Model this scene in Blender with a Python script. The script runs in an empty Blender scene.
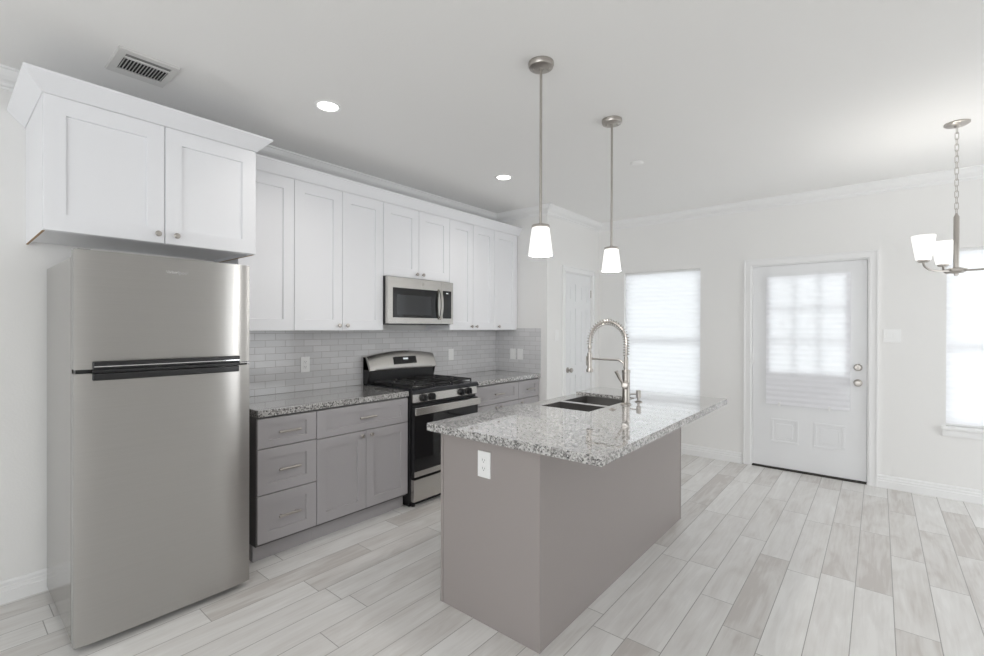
import bpy, bmesh, math, random
from mathutils import Vector, Matrix
random.seed(7)
C = bpy.context.scene.collection
PI = math.pi

# ------------------------------------------------------------------ camera
cam_data = bpy.data.cameras.new('camera')
cam_data.sensor_fit = 'HORIZONTAL'; cam_data.sensor_width = 36.0
cam_data.lens = 465.3965 * 36.0 / 984.0
cam_data.shift_y = 0.6252 / 984.0
cam_data.clip_start = 0.05
cam = bpy.data.objects.new('camera', cam_data); C.objects.link(cam)
_fw = Vector((-0.63895023, 0.76924322, -0.00273402))
_rt = Vector((0.76923909, 0.63895591, 0.00256246))
_up = Vector((-3.71807214e-03, 4.65830246e-04, 9.99992979e-01))
M4 = Matrix.Identity(4)
for i in range(3):
    M4[i][0] = _rt[i]; M4[i][1] = _up[i]; M4[i][2] = -_fw[i]
M4.translation = Vector((3.4301, 0.355, 1.4104))
cam.matrix_world = M4
sc = bpy.context.scene
sc.camera = cam

# ------------------------------------------------------------------ world, lights, exposure
sc.view_settings.view_transform = 'Standard'
sc.view_settings.look = 'None'
sc.view_settings.gamma = 1.0
sc.view_settings.use_curve_mapping = False
sc.view_settings.exposure = -0.11
sc.cycles.max_bounces = 12
sc.cycles.diffuse_bounces = 8
sc.cycles.glossy_bounces = 5
sc.cycles.transmission_bounces = 8
sc.cycles.sample_clamp_indirect = 6.0
world = bpy.data.worlds.new('daylight'); sc.world = world
world.use_nodes = True
wb = world.node_tree.nodes['Background']
wb.inputs['Color'].default_value = (0.95, 0.98, 1.0, 1)
wb.inputs['Strength'].default_value = 4.4

def area(name, loc, rot, sx, sy, watts, col=(1, 1, 1)):
    l = bpy.data.lights.new(name, 'AREA'); l.shape = 'RECTANGLE'
    l.size = sx; l.size_y = sy; l.energy = watts; l.color = col
    o = bpy.data.objects.new(name, l); C.objects.link(o)
    o.location = loc; o.rotation_euler = rot
    return o
# daylight through unseen openings behind the camera and one added at right for bounce
def portal(name, loc, rot, sx, sy):
    o = area(name, loc, rot, sx, sy, 1.0); o.data.cycles.is_portal = True
    return o
portal('daylight_front_window', (3.6, -3.01, 1.35), (PI/2, 0, 0), 4.2, 1.9)
portal('daylight_added_opening', (6.41, 4.6, 1.15), (PI/2, 0, PI/2), 1.4, 2.2)

# ------------------------------------------------------------------ helpers
class MB:
    def __init__(self): self.bm = bmesh.new(); self.wn = False
    def _merge(self, b):
        me = bpy.data.meshes.new('tmp'); b.to_mesh(me); b.free()
        self.bm.from_mesh(me); bpy.data.meshes.remove(me)
    def box(self, x0, x1, y0, y1, z0, z1, bev=0.0, seg=2, mat=None):
        b = bmesh.new()
        v = [b.verts.new((x, y, z)) for x in (x0, x1) for y in (y0, y1) for z in (z0, z1)]
        for f in ((0,1,3,2),(4,6,7,5),(0,4,5,1),(2,3,7,6),(0,2,6,4),(1,5,7,3)):
            b.faces.new([v[i] for i in f])
        bmesh.ops.recalc_face_normals(b, faces=b.faces[:])
        if bev > 0:
            self.wn = True
            bmesh.ops.bevel(b, geom=b.edges[:], offset=bev, segments=seg, affect='EDGES', profile=0.5)
        if mat is not None: b.transform(mat)
        self._merge(b); return self
    def prism(self, pts, axis, a0, a1, bev=0.0, seg=2):
        """pts 2D polygon; axis 'x': (y,z), 'y': (x,z), 'z': (x,y)"""
        b = bmesh.new()
        def P(p, a):
            return (a, p[0], p[1]) if axis == 'x' else (p[0], a, p[1]) if axis == 'y' else (p[0], p[1], a)
        v0 = [b.verts.new(P(p, a0)) for p in pts]; v1 = [b.verts.new(P(p, a1)) for p in pts]
        n = len(pts)
        b.faces.new(v0); b.faces.new(v1[::-1])
        for i in range(n): b.faces.new((v0[i], v1[i], v1[(i+1) % n], v0[(i+1) % n]))
        bmesh.ops.recalc_face_normals(b, faces=b.faces[:])
        if bev > 0:
            self.wn = True
            bmesh.ops.bevel(b, geom=b.edges[:], offset=bev, segments=seg, affect='EDGES', profile=0.5)
        bmesh.ops.triangulate(b, faces=[f for f in b.faces if len(f.verts) > 4])
        self._merge(b); return self
    def lathe(self, prof, seg=32, mat=None, smooth=True):
        """prof: (r,z) list around local z"""
        b = bmesh.new(); rings = []
        for r, z in prof:
            if r < 1e-6: rings.append([b.verts.new((0, 0, z))])
            else: rings.append([b.verts.new((r*math.cos(2*PI*k/seg), r*math.sin(2*PI*k/seg), z)) for k in range(seg)])
        for A, B in zip(rings, rings[1:]):
            for k in range(seg):
                k2 = (k+1) % seg
                if len(A) == 1 and len(B) == 1: continue
                if len(A) == 1: b.faces.new((A[0], B[k], B[k2]))
                elif len(B) == 1: b.faces.new((A[k], B[0], A[k2]))
                else: b.faces.new((A[k], B[k], B[k2], A[k2]))
        bmesh.ops.recalc_face_normals(b, faces=b.faces[:])
        if mat is not None: b.transform(mat)
        self._merge(b); return self
    def tube(self, path, r, seg=12, closed=False, cap=True):
        b = bmesh.new(); P = [Vector(p) for p in path]; n = len(P)
        rr = r if isinstance(r, (list, tuple)) else [r]*n
        T = []
        for i in range(n):
            a = P[i-1] if (i > 0 or closed) else P[i]; c = P[(i+1) % n] if (i < n-1 or closed) else P[i]
            T.append((c-a).normalized())
        ref = Vector((0, 0, 1)) if abs(T[0].z) < 0.9 else Vector((1, 0, 0))
        u = T[0].cross(ref).normalized(); rings = []
        for i in range(n):
            u = (u - T[i]*u.dot(T[i])).normalized(); w = T[i].cross(u)
            rings.append([b.verts.new(P[i] + (u*math.cos(2*PI*k/seg) + w*math.sin(2*PI*k/seg))*rr[i]) for k in range(seg)])
        pairs = list(zip(rings, rings[1:])) + ([(rings[-1], rings[0])] if closed else [])
        for A, B in pairs:
            for k in range(seg): b.faces.new((A[k], B[k], B[(k+1) % seg], A[(k+1) % seg]))
        if cap and not closed:
            b.faces.new(rings[0][::-1]); b.faces.new(rings[-1])
        bmesh.ops.recalc_face_normals(b, faces=b.faces[:])
        self._merge(b); return self
    def sweep(self, path, prof):
        """path: 2D points; prof: closed polygon of (d, z), d measured to the right of the walk"""
        b = bmesh.new(); P = [Vector(p) for p in path]; n = len(P); rings = []
        def nr(a, c):
            t = (c-a).normalized(); return Vector((t.y, -t.x))
        for i in range(n):
            if i == 0: m = nr(P[0], P[1])
            elif i == n-1: m = nr(P[-2], P[-1])
            else:
                n1 = nr(P[i-1], P[i]); n2 = nr(P[i], P[i+1]); m = (n1+n2)/(1+n1.dot(n2))
            rings.append([b.verts.new((P[i].x+m.x*d, P[i].y+m.y*d, z)) for d, z in prof])
        k = len(prof)
        for A, B in zip(rings, rings[1:]):
            for j in range(k): b.faces.new((A[j], B[j], B[(j+1) % k], A[(j+1) % k]))
        b.faces.new(rings[0]); b.faces.new(rings[-1][::-1])
        bmesh.ops.recalc_face_normals(b, faces=b.faces[:])
        bmesh.ops.triangulate(b, faces=[f for f in b.faces if len(f.verts) > 4])
        self._merge(b); return self
    def shaker(self, y0, y1, z0, z1, xf, th=0.02, fw=0.074, fh=0.078, rec=0.010, panels=None):
        """a framed door or drawer front facing +x"""
        b = bmesh.new(); e = 0.0016
        def rect(x, a0, a1, c0, c1): return [b.verts.new((x, p, q)) for p, q in ((a0,c0),(a1,c0),(a1,c1),(a0,c1))]
        rs = [rect(xf-th, y0, y1, z0, z1), rect(xf-e, y0, y1, z0, z1), rect(xf, y0+e, y1-e, z0+e, z1-e),
              rect(xf, y0+fw, y1-fw, z0+fh, z1-fh), rect(xf-rec, y0+fw+.002, y1-fw-.002, z0+fh+.002, z1-fh-.002)]
        for A, B in zip(rs, rs[1:]):
            for k in range(4): b.faces.new((A[k], B[k], B[(k+1) % 4], A[(k+1) % 4]))
        b.faces.new(rs[0][::-1]); b.faces.new(rs[-1])
        bmesh.ops.recalc_face_normals(b, faces=b.faces[:])
        self._merge(b); return self

def obj(name, mb, mat, parent=None, smooth=35):
    """link the shapes as ONE mesh object; parents are things at a place, so the mesh is moved into their frame"""
    me = bpy.data.meshes.new(name)
    off = Vector((0, 0, 0)); p = parent
    while p is not None: off += p.location; p = p.parent
    mb.bm.transform(Matrix.Translation(-off))
    mb.bm.to_mesh(me); mb.bm.free()
    if smooth:
        for f in me.polygons: f.use_smooth = True
        me.set_sharp_from_angle(angle=math.radians(smooth))
    me.materials.append(mat)
    o = bpy.data.objects.new(name, me); C.objects.link(o)
    if smooth and mb.wn:                      # keep broad faces flat beside their rounded edges
        w = o.modifiers.new('flat_faces', 'WEIGHTED_NORMAL'); w.keep_sharp = True; w.weight = 100
    if parent is not None: o.parent = parent
    return o
def thing(name, label, cat, loc, group=None):
    o = bpy.data.objects.new(name, None); C.objects.link(o)
    o.empty_display_size = 0.05
    o.location = loc; o['label'] = label; o['category'] = cat
    if group: o['group'] = group
    return o
def tag(o, label, cat, group=None):
    o['label'] = label; o['category'] = cat
    if group: o['group'] = group
    return o
def struct(name, mb, mat, parent=None, smooth=35):
    o = obj(name, mb, mat, parent, smooth)
    if parent is None: o['kind'] = 'structure'
    return o
def dup(root, delta, label, group=None):
    r = root.copy(); C.objects.link(r); r.location = Vector(root.location) + Vector(delta); r['label'] = label
    if group: r['group'] = group
    for ch in list(root.children):
        c = ch.copy(); C.objects.link(c); c.parent = r
        for g in list(ch.children):
            d = g.copy(); C.objects.link(d); d.parent = c
    return r
def rot_to(d):
    """matrix turning +z to direction d"""
    return Vector((0, 0, 1)).rotation_difference(Vector(d).normalized()).to_matrix().to_4x4()
def at(loc, d=(0, 0, 1)): return Matrix.Translation(loc) @ rot_to(d)

# ------------------------------------------------------------------ materials
def mat(name, col, rough=0.5, metal=0.0, spec=0.5, bump=None, emit=None, coat=0.0, aniso=0.0):
    m = bpy.data.materials.new(name); m.use_nodes = True
    nt = m.node_tree; p = nt.nodes['Principled BSDF']
    p.inputs['Base Color'].default_value = (*col, 1); p.inputs['Roughness'].default_value = rough
    p.inputs['Metallic'].default_value = metal; p.inputs['Specular IOR Level'].default_value = spec
    p.inputs['Coat Weight'].default_value = coat
    tc = nt.nodes.new('ShaderNodeTexCoord')
    if bump:
        n = nt.nodes.new('ShaderNodeTexNoise'); n.inputs['Scale'].default_value = bump[0]; n.inputs['Detail'].default_value = 3
        b = nt.nodes.new('ShaderNodeBump'); b.inputs['Strength'].default_value = bump[1]; b.inputs['Distance'].default_value = bump[2]
        nt.links.new(tc.outputs['Object'], n.inputs['Vector']); nt.links.new(n.outputs['Fac'], b.inputs['Height'])
        nt.links.new(b.outputs['Normal'], p.inputs['Normal'])
    else:
        # faint mottling of the finish
        n = nt.nodes.new('ShaderNodeTexNoise'); n.inputs['Scale'].default_value = 14
        mr = nt.nodes.new('ShaderNodeMapRange')
        mr.inputs['To Min'].default_value = max(rough-0.02, 0.01); mr.inputs['To Max'].default_value = rough+0.02
        nt.links.new(tc.outputs['Object'], n.inputs['Vector']); nt.links.new(n.outputs['Fac'], mr.inputs['Value'])
        nt.links.new(mr.outputs['Result'], p.inputs['Roughness'])
    if emit:
        p.inputs['Emission Color'].default_value = (*emit[0], 1); p.inputs['Emission Strength'].default_value = emit[1]
    return m
def brushed(name, col, rough, stretch, aniso=0.0, arot=0.0, var=0.10):
    m = bpy.data.materials.new(name); m.use_nodes = True
    nt = m.node_tree; p = nt.nodes['Principled BSDF']
    p.inputs['Metallic'].default_value = 1.0; p.inputs['Roughness'].default_value = rough
    tc = nt.nodes.new('ShaderNodeTexCoord'); mp = nt.nodes.new('ShaderNodeMapping'); mp.inputs['Scale'].default_value = stretch
    n = nt.nodes.new('ShaderNodeTexNoise'); n.inputs['Scale'].default_value = 1.0; n.inputs['Detail'].default_value = 4
    nt.links.new(tc.outputs['Object'], mp.inputs['Vector']); nt.links.new(mp.outputs['Vector'], n.inputs['Vector'])
    r = nt.nodes.new('ShaderNodeMapRange'); r.inputs['To Min'].default_value = 1-var; r.inputs['To Max'].default_value = 1+var
    nt.links.new(n.outputs['Fac'], r.inputs['Value'])
    mx = nt.nodes.new('ShaderNodeVectorMath'); mx.operation = 'SCALE'; mx.inputs[0].default_value = col
    nt.links.new(r.outputs['Result'], mx.inputs['Scale']); nt.links.new(mx.outputs['Vector'], p.inputs['Base Color'])
    if aniso:
        p.inputs['Anisotropic'].default_value = aniso; p.inputs['Anisotropic Rotation'].default_value = arot
        tg = nt.nodes.new('ShaderNodeCombineXYZ'); tg.inputs['Z'].default_value = 1.0
        nt.links.new(tg.outputs[0], p.inputs['Tangent'])
    return m

def granite():
    m = bpy.data.materials.new('speckled_granite'); m.use_nodes = True
    nt = m.node_tree; p = nt.nodes['Principled BSDF']; L = nt.links.new
    p.inputs['Roughness'].default_value = 0.04
    p.inputs['IOR'].default_value = 1.6
    p.inputs['Coat Weight'].default_value = 0.8; p.inputs['Coat Roughness'].default_value = 0.02; p.inputs['Coat IOR'].default_value = 1.6
    tc = nt.nodes.new('ShaderNodeTexCoord')
    wob = nt.nodes.new('ShaderNodeTexNoise'); wob.inputs['Scale'].default_value = 60; wob.inputs['Detail'].default_value = 2
    L(tc.outputs['Object'], wob.inputs['Vector'])
    ad = nt.nodes.new('ShaderNodeVectorMath'); ad.operation = 'MULTIPLY_ADD'
    ad.inputs[1].default_value = (0.010, 0.010, 0.010)
    L(wob.outputs['Color'], ad.inputs[0]); L(tc.outputs['Object'], ad.inputs[2])
    def cells(scale, stops):
        v = nt.nodes.new('ShaderNodeTexVoronoi'); v.inputs['Scale'].default_value = scale
        L(ad.outputs['Vector'], v.inputs['Vector'])
        sp = nt.nodes.new('ShaderNodeSeparateColor'); L(v.outputs['Color'], sp.inputs['Color'])
        r = nt.nodes.new('ShaderNodeValToRGB'); r.color_ramp.interpolation = 'CONSTANT'
        e = r.color_ramp.elements; e[0].position, e[0].color = stops[0][0], (*stops[0][1], 1); e[1].position, e[1].color = stops[1][0], (*stops[1][1], 1)
        for q, c in stops[2:]:
            k = e.new(q); k.color = (*c, 1)
        L(sp.outputs['Red'], r.inputs['Fac']); return r.outputs['Color']
    big = cells(125, [(0, (0.012, 0.012, 0.014)), (0.13, (0.085, 0.08, 0.078)), (0.27, (0.23, 0.22, 0.215)), (0.42, (0.45, 0.44, 0.43)), (0.62, (0.62, 0.61, 0.595)), (0.90, (0.37, 0.355, 0.34))])
    small = cells(260, [(0, (0.015, 0.015, 0.017)), (0.15, (0.17, 0.165, 0.16)), (0.32, (0.47, 0.46, 0.45)), (0.7, (0.60, 0.59, 0.58))])
    mx = nt.nodes.new('ShaderNodeMix'); mx.data_type = 'RGBA'; mx.inputs['Factor'].default_value = 0.35
    L(big, mx.inputs[6]); L(small, mx.inputs[7]); L(mx.outputs[2], p.inputs['Base Color'])
    return m

def planks():
    m = bpy.data.materials.new('wood_look_plank_tile'); m.use_nodes = True
    nt = m.node_tree; p = nt.nodes['Principled BSDF']; L = nt.links.new
    def math_(op, a, b=None, c=None):
        n = nt.nodes.new('ShaderNodeMath'); n.operation = op
        for i, s in enumerate((a, b, c)):
            if s is None: continue
            if isinstance(s, (int, float)): n.inputs[i].default_value = s
            else: L(s, n.inputs[i])
        return n.outputs[0]
    tc = nt.nodes.new('ShaderNodeTexCoord'); s = nt.nodes.new('ShaderNodeSeparateXYZ'); L(tc.outputs['Object'], s.inputs['Vector'])
    W, LN = 0.157, 0.914
    u = math_('DIVIDE', math_('SUBTRACT', s.outputs['X'], 3.18-0.157*40), W)
    row = math_('FLOOR', u); fu = math_('FRACT', u)
    wn = nt.nodes.new('ShaderNodeTexWhiteNoise'); wn.noise_dimensions = '1D'; L(row, wn.inputs['W'])
    v = math_('DIVIDE', math_('ADD', math_('ADD', s.outputs['Y'], 20.0), math_('MULTIPLY', wn.outputs['Value'], LN)), LN)
    col = math_('FLOOR', v); fv = math_('FRACT', v)
    cmb = nt.nodes.new('ShaderNodeCombineXYZ'); L(row, cmb.inputs['X']); L(col, cmb.inputs['Y'])
    w2 = nt.nodes.new('ShaderNodeTexWhiteNoise'); w2.noise_dimensions = '2D'; L(cmb.outputs[0], w2.inputs['Vector'])
    # grain, stretched along the plank and different in each
    off = nt.nodes.new('ShaderNodeVectorMath'); off.operation = 'MULTIPLY_ADD'; off.inputs[1].default_value = (13, 7, 5)
    L(w2.outputs['Color'], off.inputs[0]); L(tc.outputs['Object'], off.inputs[2])
    def grain(scale, sx, sy, det, dist):
        mp = nt.nodes.new('ShaderNodeMapping'); mp.inputs['Scale'].default_value = (sx, sy, 1); L(off.outputs[0], mp.inputs['Vector'])
        n = nt.nodes.new('ShaderNodeTexNoise'); n.inputs['Scale'].default_value = scale; n.inputs['Detail'].default_value = det; n.inputs['Distortion'].default_value = dist
        L(mp.outputs[0], n.inputs['Vector']); return n.outputs['Fac']
    g1 = grain(1, 60, 3.5, 5, 0.6); g2 = grain(1, 9, 2.2, 3, 1.2)
    r = nt.nodes.new('ShaderNodeValToRGB'); e = r.color_ramp.elements
    e[0].position, e[0].color = 0.0, (0.57, 0.54, 0.515, 1); e[1].position, e[1].color = 1.0, (0.80, 0.792, 0.778, 1)
    for q, c in ((0.22, (0.645, 0.624, 0.602)), (0.5, (0.705, 0.69, 0.672)), (0.8, (0.755, 0.745, 0.73))):
        k = e.new(q); k.color = (*c, 1)
    tone = math_('ADD', math_('MULTIPLY_ADD', w2.outputs['Value'], 0.8, 0.08), math_('ADD', math_('MULTIPLY', math_('SUBTRACT', g1, 0.5), 0.9), math_('MULTIPLY', math_('SUBTRACT', g2, 0.5), 1.5)))
    L(tone, r.inputs['Fac'])
    gx, gy = 0.0019/W, 0.0019/LN
    edge = math_('MINIMUM', math_('DIVIDE', math_('MINIMUM', fu, math_('SUBTRACT', 1.0, fu)), gx), math_('DIVIDE', math_('MINIMUM', fv, math_('SUBTRACT', 1.0, fv)), gy))
    k = math_('LESS_THAN', edge, 1.0)
    mx = nt.nodes.new('ShaderNodeMix'); mx.data_type = 'RGBA'; L(k, mx.inputs['Factor']); L(r.outputs['Color'], mx.inputs[6]); mx.inputs[7].default_value = (0.36, 0.345, 0.33, 1)
    L(mx.outputs[2], p.inputs['Base Color'])
    rr = nt.nodes.new('ShaderNodeMapRange'); L(g2, rr.inputs['Value']); rr.inputs['To Min'].default_value = 0.30; rr.inputs['To Max'].default_value = 0.44
    L(rr.outputs[0], p.inputs['Roughness'])
    b = nt.nodes.new('ShaderNodeBump'); b.inputs['Strength'].default_value = 0.35; b.inputs['Distance'].default_value = 0.002
    L(math_('ADD', math_('MINIMUM', edge, 1.0), math_('MULTIPLY', g1, 0.25)), b.inputs['Height']); L(b.outputs[0], p.inputs['Normal'])
    return m

def tile(axis):
    m = bpy.data.materials.new('glazed_subway_tile_' + axis); m.use_nodes = True
    nt = m.node_tree; p = nt.nodes['Principled BSDF']; L = nt.links.new
    tc = nt.nodes.new('ShaderNodeTexCoord'); s = nt.nodes.new('ShaderNodeSeparateXYZ'); L(tc.outputs['Object'], s.inputs['Vector'])
    c = nt.nodes.new('ShaderNodeCombineXYZ'); L(s.outputs['Y' if axis == 'y' else 'X'], c.inputs['X']); L(s.outputs['Z'], c.inputs['Y'])
    mp = nt.nodes.new('ShaderNodeMapping'); mp.inputs['Location'].default_value = (0.03, -0.914, 0); L(c.outputs[0], mp.inputs['Vector'])
    t = nt.nodes.new('ShaderNodeTexBrick'); t.offset = 0.5; t.offset_frequency = 2
    t.inputs['Scale'].default_value = 1.0; t.inputs['Brick Width'].default_value = 0.1485; t.inputs['Row Height'].default_value = 0.0497
    t.inputs['Mortar Size'].default_value = 0.0019; t.inputs['Mortar Smooth'].default_value = 0.2; t.inputs['Bias'].default_value = 0.0
    t.inputs['Color1'].default_value = (0.61, 0.61, 0.62, 1); t.inputs['Color2'].default_value = (0.68, 0.675, 0.685, 1); t.inputs['Mortar'].default_value = (0.46, 0.447, 0.44, 1)
    L(mp.outputs[0], t.inputs['Vector']); L(t.outputs['Color'], p.inputs['Base Color'])
    p.inputs['Roughness'].default_value = 0.13; p.inputs['Specular IOR Level'].default_value = 0.5
    b = nt.nodes.new('ShaderNodeBump'); b.invert = True; b.inputs['Strength'].default_value = 0.5; b.inputs['Distance'].default_value = 0.0015
    n = nt.nodes.new('ShaderNodeTexNoise'); n.inputs['Scale'].default_value = 18; L(tc.outputs['Object'], n.inputs['Vector'])
    a = nt.nodes.new('ShaderNodeMath'); a.operation = 'MULTIPLY_ADD'; a.inputs[1].default_value = 0.6; L(n.outputs['Fac'], a.inputs[0]); L(t.outputs['Fac'], a.inputs[2])
    L(a.outputs[0], b.inputs['Height']); L(b.outputs[0], p.inputs['Normal'])
    return m

def shade_fabric(name, thru):
    m = bpy.data.materials.new(name); m.use_nodes = True
    nt = m.node_tree; L = nt.links.new; out = nt.nodes['Material Output']; nt.nodes.remove(nt.nodes['Principled BSDF'])
    tc = nt.nodes.new('ShaderNodeTexCoord'); n = nt.nodes.new('ShaderNodeTexNoise'); n.inputs['Scale'].default_value = 160; L(tc.outputs['Object'], n.inputs['Vector'])
    r = nt.nodes.new('ShaderNodeMapRange'); r.inputs['To Min'].default_value = thru*0.96; r.inputs['To Max'].default_value = thru*1.04; L(n.outputs['Fac'], r.inputs['Value'])
    d = nt.nodes.new('ShaderNodeBsdfDiffuse'); d.inputs['Color'].default_value = (0.93, 0.93, 0.96, 1)
    t = nt.nodes.new('ShaderNodeBsdfTranslucent'); t.inputs['Color'].default_value = (0.93, 0.93, 0.94, 1)
    mx = nt.nodes.new('ShaderNodeMixShader'); L(r.outputs[0], mx.inputs['Fac']); L(d.outputs[0], mx.inputs[1]); L(t.outputs[0], mx.inputs[2]); L(mx.outputs[0], out.inputs['Surface'])
    return m
def clear_glass():
    m = bpy.data.materials.new('window_glass'); m.use_nodes = True
    nt = m.node_tree; L = nt.links.new; out = nt.nodes['Material Output']; nt.nodes.remove(nt.nodes['Principled BSDF'])
    t = nt.nodes.new('ShaderNodeBsdfTransparent'); t.inputs['Color'].default_value = (0.93, 0.95, 0.95, 1)
    g = nt.nodes.new('ShaderNodeBsdfGlossy'); g.inputs['Roughness'].default_value = 0.02
    f = nt.nodes.new('ShaderNodeFresnel'); f.inputs['IOR'].default_value = 1.45
    mx = nt.nodes.new('ShaderNodeMixShader'); L(f.outputs[0], mx.inputs['Fac']); L(t.outputs[0], mx.inputs[1]); L(g.outputs[0], mx.inputs[2]); L(mx.outputs[0], out.inputs['Surface'])
    return m

WALL = mat('wall_paint', (0.83, 0.825, 0.815), 0.6, spec=0.3, bump=(95, 0.25, 0.002))
CEIL = mat('ceiling_paint', (0.87, 0.865, 0.855), 0.7, spec=0.2, bump=(80, 0.2, 0.002))
TRIM = mat('white_trim_paint', (0.85, 0.85, 0.85), 0.5)
DOORP = mat('white_door_paint', (0.80, 0.805, 0.815), 0.4)
WCAB = mat('white_cabinet_lacquer', (0.835, 0.84, 0.865), 0.32)
GCAB = mat('grey_cabinet_lacquer', (0.395, 0.38, 0.39), 0.36)
GDARK = mat('shaded_grey_carcass', (0.14, 0.135, 0.135), 0.5)  # darker than the fronts, shade of the reveals put into the colour
GISL = mat('warm_grey_island_paint', (0.325, 0.294, 0.283), 0.33)
RAW = mat('raw_plywood_edge', (0.42, 0.28, 0.16), 0.7)
FLOOR = planks()
GRAN = granite()
TILEY = tile('y'); TILEX = tile('x')
STEELF = brushed('brushed_steel_door', (0.47, 0.46, 0.445), 0.31, (3, 2, 400), aniso=0.9, var=0.05)
STEELS = brushed('brushed_steel_side', (0.43, 0.42, 0.405), 0.2, (3, 2, 300), var=0.05)
STEEL = brushed('brushed_steel_trim', (0.59, 0.572, 0.545), 0.25, (4, 4, 250), aniso=0.5, var=0.05)
NICKEL = brushed('brushed_nickel', (0.47, 0.44, 0.41), 0.33, (40, 40, 200), var=0.05)
CHROME = mat('polished_chrome', (0.75, 0.75, 0.76), 0.10, metal=1.0)
BLACK = mat('black_plastic', (0.012, 0.012, 0.013), 0.32)
ENAMEL = mat('black_enamel', (0.010, 0.011, 0.015), 0.16)
IRON = mat('black_cast_iron', (0.016, 0.016, 0.017), 0.5)
BGLASS = mat('black_oven_glass', (0.006, 0.006, 0.007), 0.05, spec=0.5)
MESHG = mat('tinted_microwave_window', (0.035, 0.037, 0.04), 0.07)
GUNM = mat('dark_composite_sink', (0.030, 0.028, 0.027), 0.42)
RIMS = mat('satin_sink_rim', (0.52, 0.51, 0.50), 0.25, metal=0.6)
PLASTIC = mat('white_plastic_plate', (0.86, 0.86, 0.855), 0.3)
SLOT = mat('dark_slot', (0.16, 0.16, 0.16), 0.6)
VENTP = mat('vent_enamel', (.70, .695, .68), .45)
BACKING = mat('dark_vent_backing', (0.02, 0.02, 0.02), 0.8)
VINYL = mat('white_vinyl_frame', (0.82, 0.82, 0.82), 0.35)
GLASS = clear_glass()
SHADE = shade_fabric('white_pleated_shade_fabric', 0.34)
PSHADE = shade_fabric('white_paper_door_shade', 0.25)
OPAL = mat('lit_opal_glass', (0.9, 0.9, 0.88), 0.25, emit=((1.0, 0.985, 0.96), 0.72))
LEDM = mat('lit_led_lens', (0.9, 0.9, 0.9), 0.4, emit=((1.0, 0.98, 0.95), 7.0))
LCD = mat('lit_clock_display', (0.5, 0.5, 0.5), 0.3, emit=((0.85, 0.95, 1.0), 0.5))

# ------------------------------------------------------------------ the room
XR, YB, YF, ZC = 6.4, -3.0, 5.747, 2.7076
XP, YE = 0.706, 4.5523
struct('floor', MB().box(-0.12, XR+0.12, YB-0.12, YF+0.15, -0.1, 0), FLOOR, smooth=0)
struct('ceiling', MB().box(-0.12, XR+0.12, YB-0.12, YF+0.15, ZC, ZC+0.1), CEIL, smooth=0)
struct('wall_left', MB().box(-0.12, 0, YB, YF+0.15, 0, ZC), WALL, smooth=0)
struct('wall_return', MB().box(0, XP-0.1, YE, YE+0.1, 0, ZC), WALL, smooth=0)
PD0, PD1, PDZ = 4.920, 5.545, 2.045          # pantry door opening
m = MB().box(XP-0.1, XP, YE, PD0, 0, ZC).box(XP-0.1, XP, PD1, YF, 0, ZC).box(XP-0.1, XP, PD0, PD1, PDZ, ZC)
struct('wall_pantry', m, WALL, smooth=0)
W1 = (1.047, 1.924, 0.60, 2.068); W2 = (3.863, 4.74, 0.60, 2.072); ED = (2.420, 3.364, 0.0, 2.048)
T = YF+0.15
m = MB()
xs = [-0.12, W1[0], W1[1], ED[0], ED[1], W2[0], W2[1], XR+0.12]
for a, b in ((0, 1), (2, 3), (4, 5), (6, 7)): m.box(xs[a] if a else 0.0, xs[b], YF, T, 0, ZC)
for o in (W1, ED, W2):
    if o[2] > 0: m.box(o[0], o[1], YF, T, 0, o[2])
    m.box(o[0], o[1], YF, T, o[3], ZC)
struct('wall_far', m, WALL, smooth=0)
# unseen sides of the room: right wall and the wall behind the camera, both with open windows, the right one made up for its light
m = MB().box(XR, XR+0.12, YB, 3.9, 0, ZC).box(XR, XR+0.12, 5.3, YF, 0, ZC).box(XR, XR+0.12, 3.9, 5.3, 0, 0.05).box(XR, XR+0.12, 3.9, 5.3, 2.25, ZC)
struct('wall_right', m, WALL, smooth=0)
m = MB().box(-0.12, 1.5, YB-0.12, YB, 0, ZC).box(5.7, XR+0.12, YB-0.12, YB, 0, ZC).box(1.5, 5.7, YB-0.12, YB, 0, 0.4).box(1.5, 5.7, YB-0.12, YB, 2.3, ZC)
struct('wall_behind', m, WALL, smooth=0)

crown = [(0, 0.0), (0.082, 0.0), (0.082, -0.010), (0.074, -0.014), (0.070, -0.024), (0.060, -0.040), (0.044, -0.053), (0.030, -0.060),
         (0.022, -0.066), (0.018, -0.078), (0.008, -0.082), (0.008, -0.094), (0, -0.094)]
crown = [(d, ZC+z) for d, z in crown]
struct('trim_1', MB().sweep([(0, YB), (0, YE), (XP, YE), (XP, YF), (XR, YF)], crown), TRIM, smooth=0)
basep = [(0, 0), (0.018, 0), (0.018, 0.060), (0.0135, 0.063), (0.0135, 0.082), (0.0095, 0.085), (0.0095, 0.101), (0.005, 0.109), (0, 0.112)]
struct('baseboard_left', MB().sweep([(0, YB), (0, 1.57)], basep), TRIM, smooth=0)
struct('baseboard_pantry', MB().sweep([(XP, YE), (XP, 4.855)], basep), TRIM, smooth=0)
struct('baseboard_corner', MB().sweep([(XP, 5.612), (XP, YF), (2.343, YF)], basep), TRIM, smooth=0)
struct('baseboard_far', MB().sweep([(3.425, YF), (XR, YF)], basep), TRIM, smooth=0)

# backsplash: tiled skin of the two walls
struct('trim_2', MB().box(0.0005, 0.008, 1.5793, YE-0.0005, 0.9145, 1.3838), TILEY, smooth=0)
struct('trim_3', MB().box(0.009, 0.630, YE-0.008, YE-0.0005, 0.9145, 1.402), TILEX, smooth=0)

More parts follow.
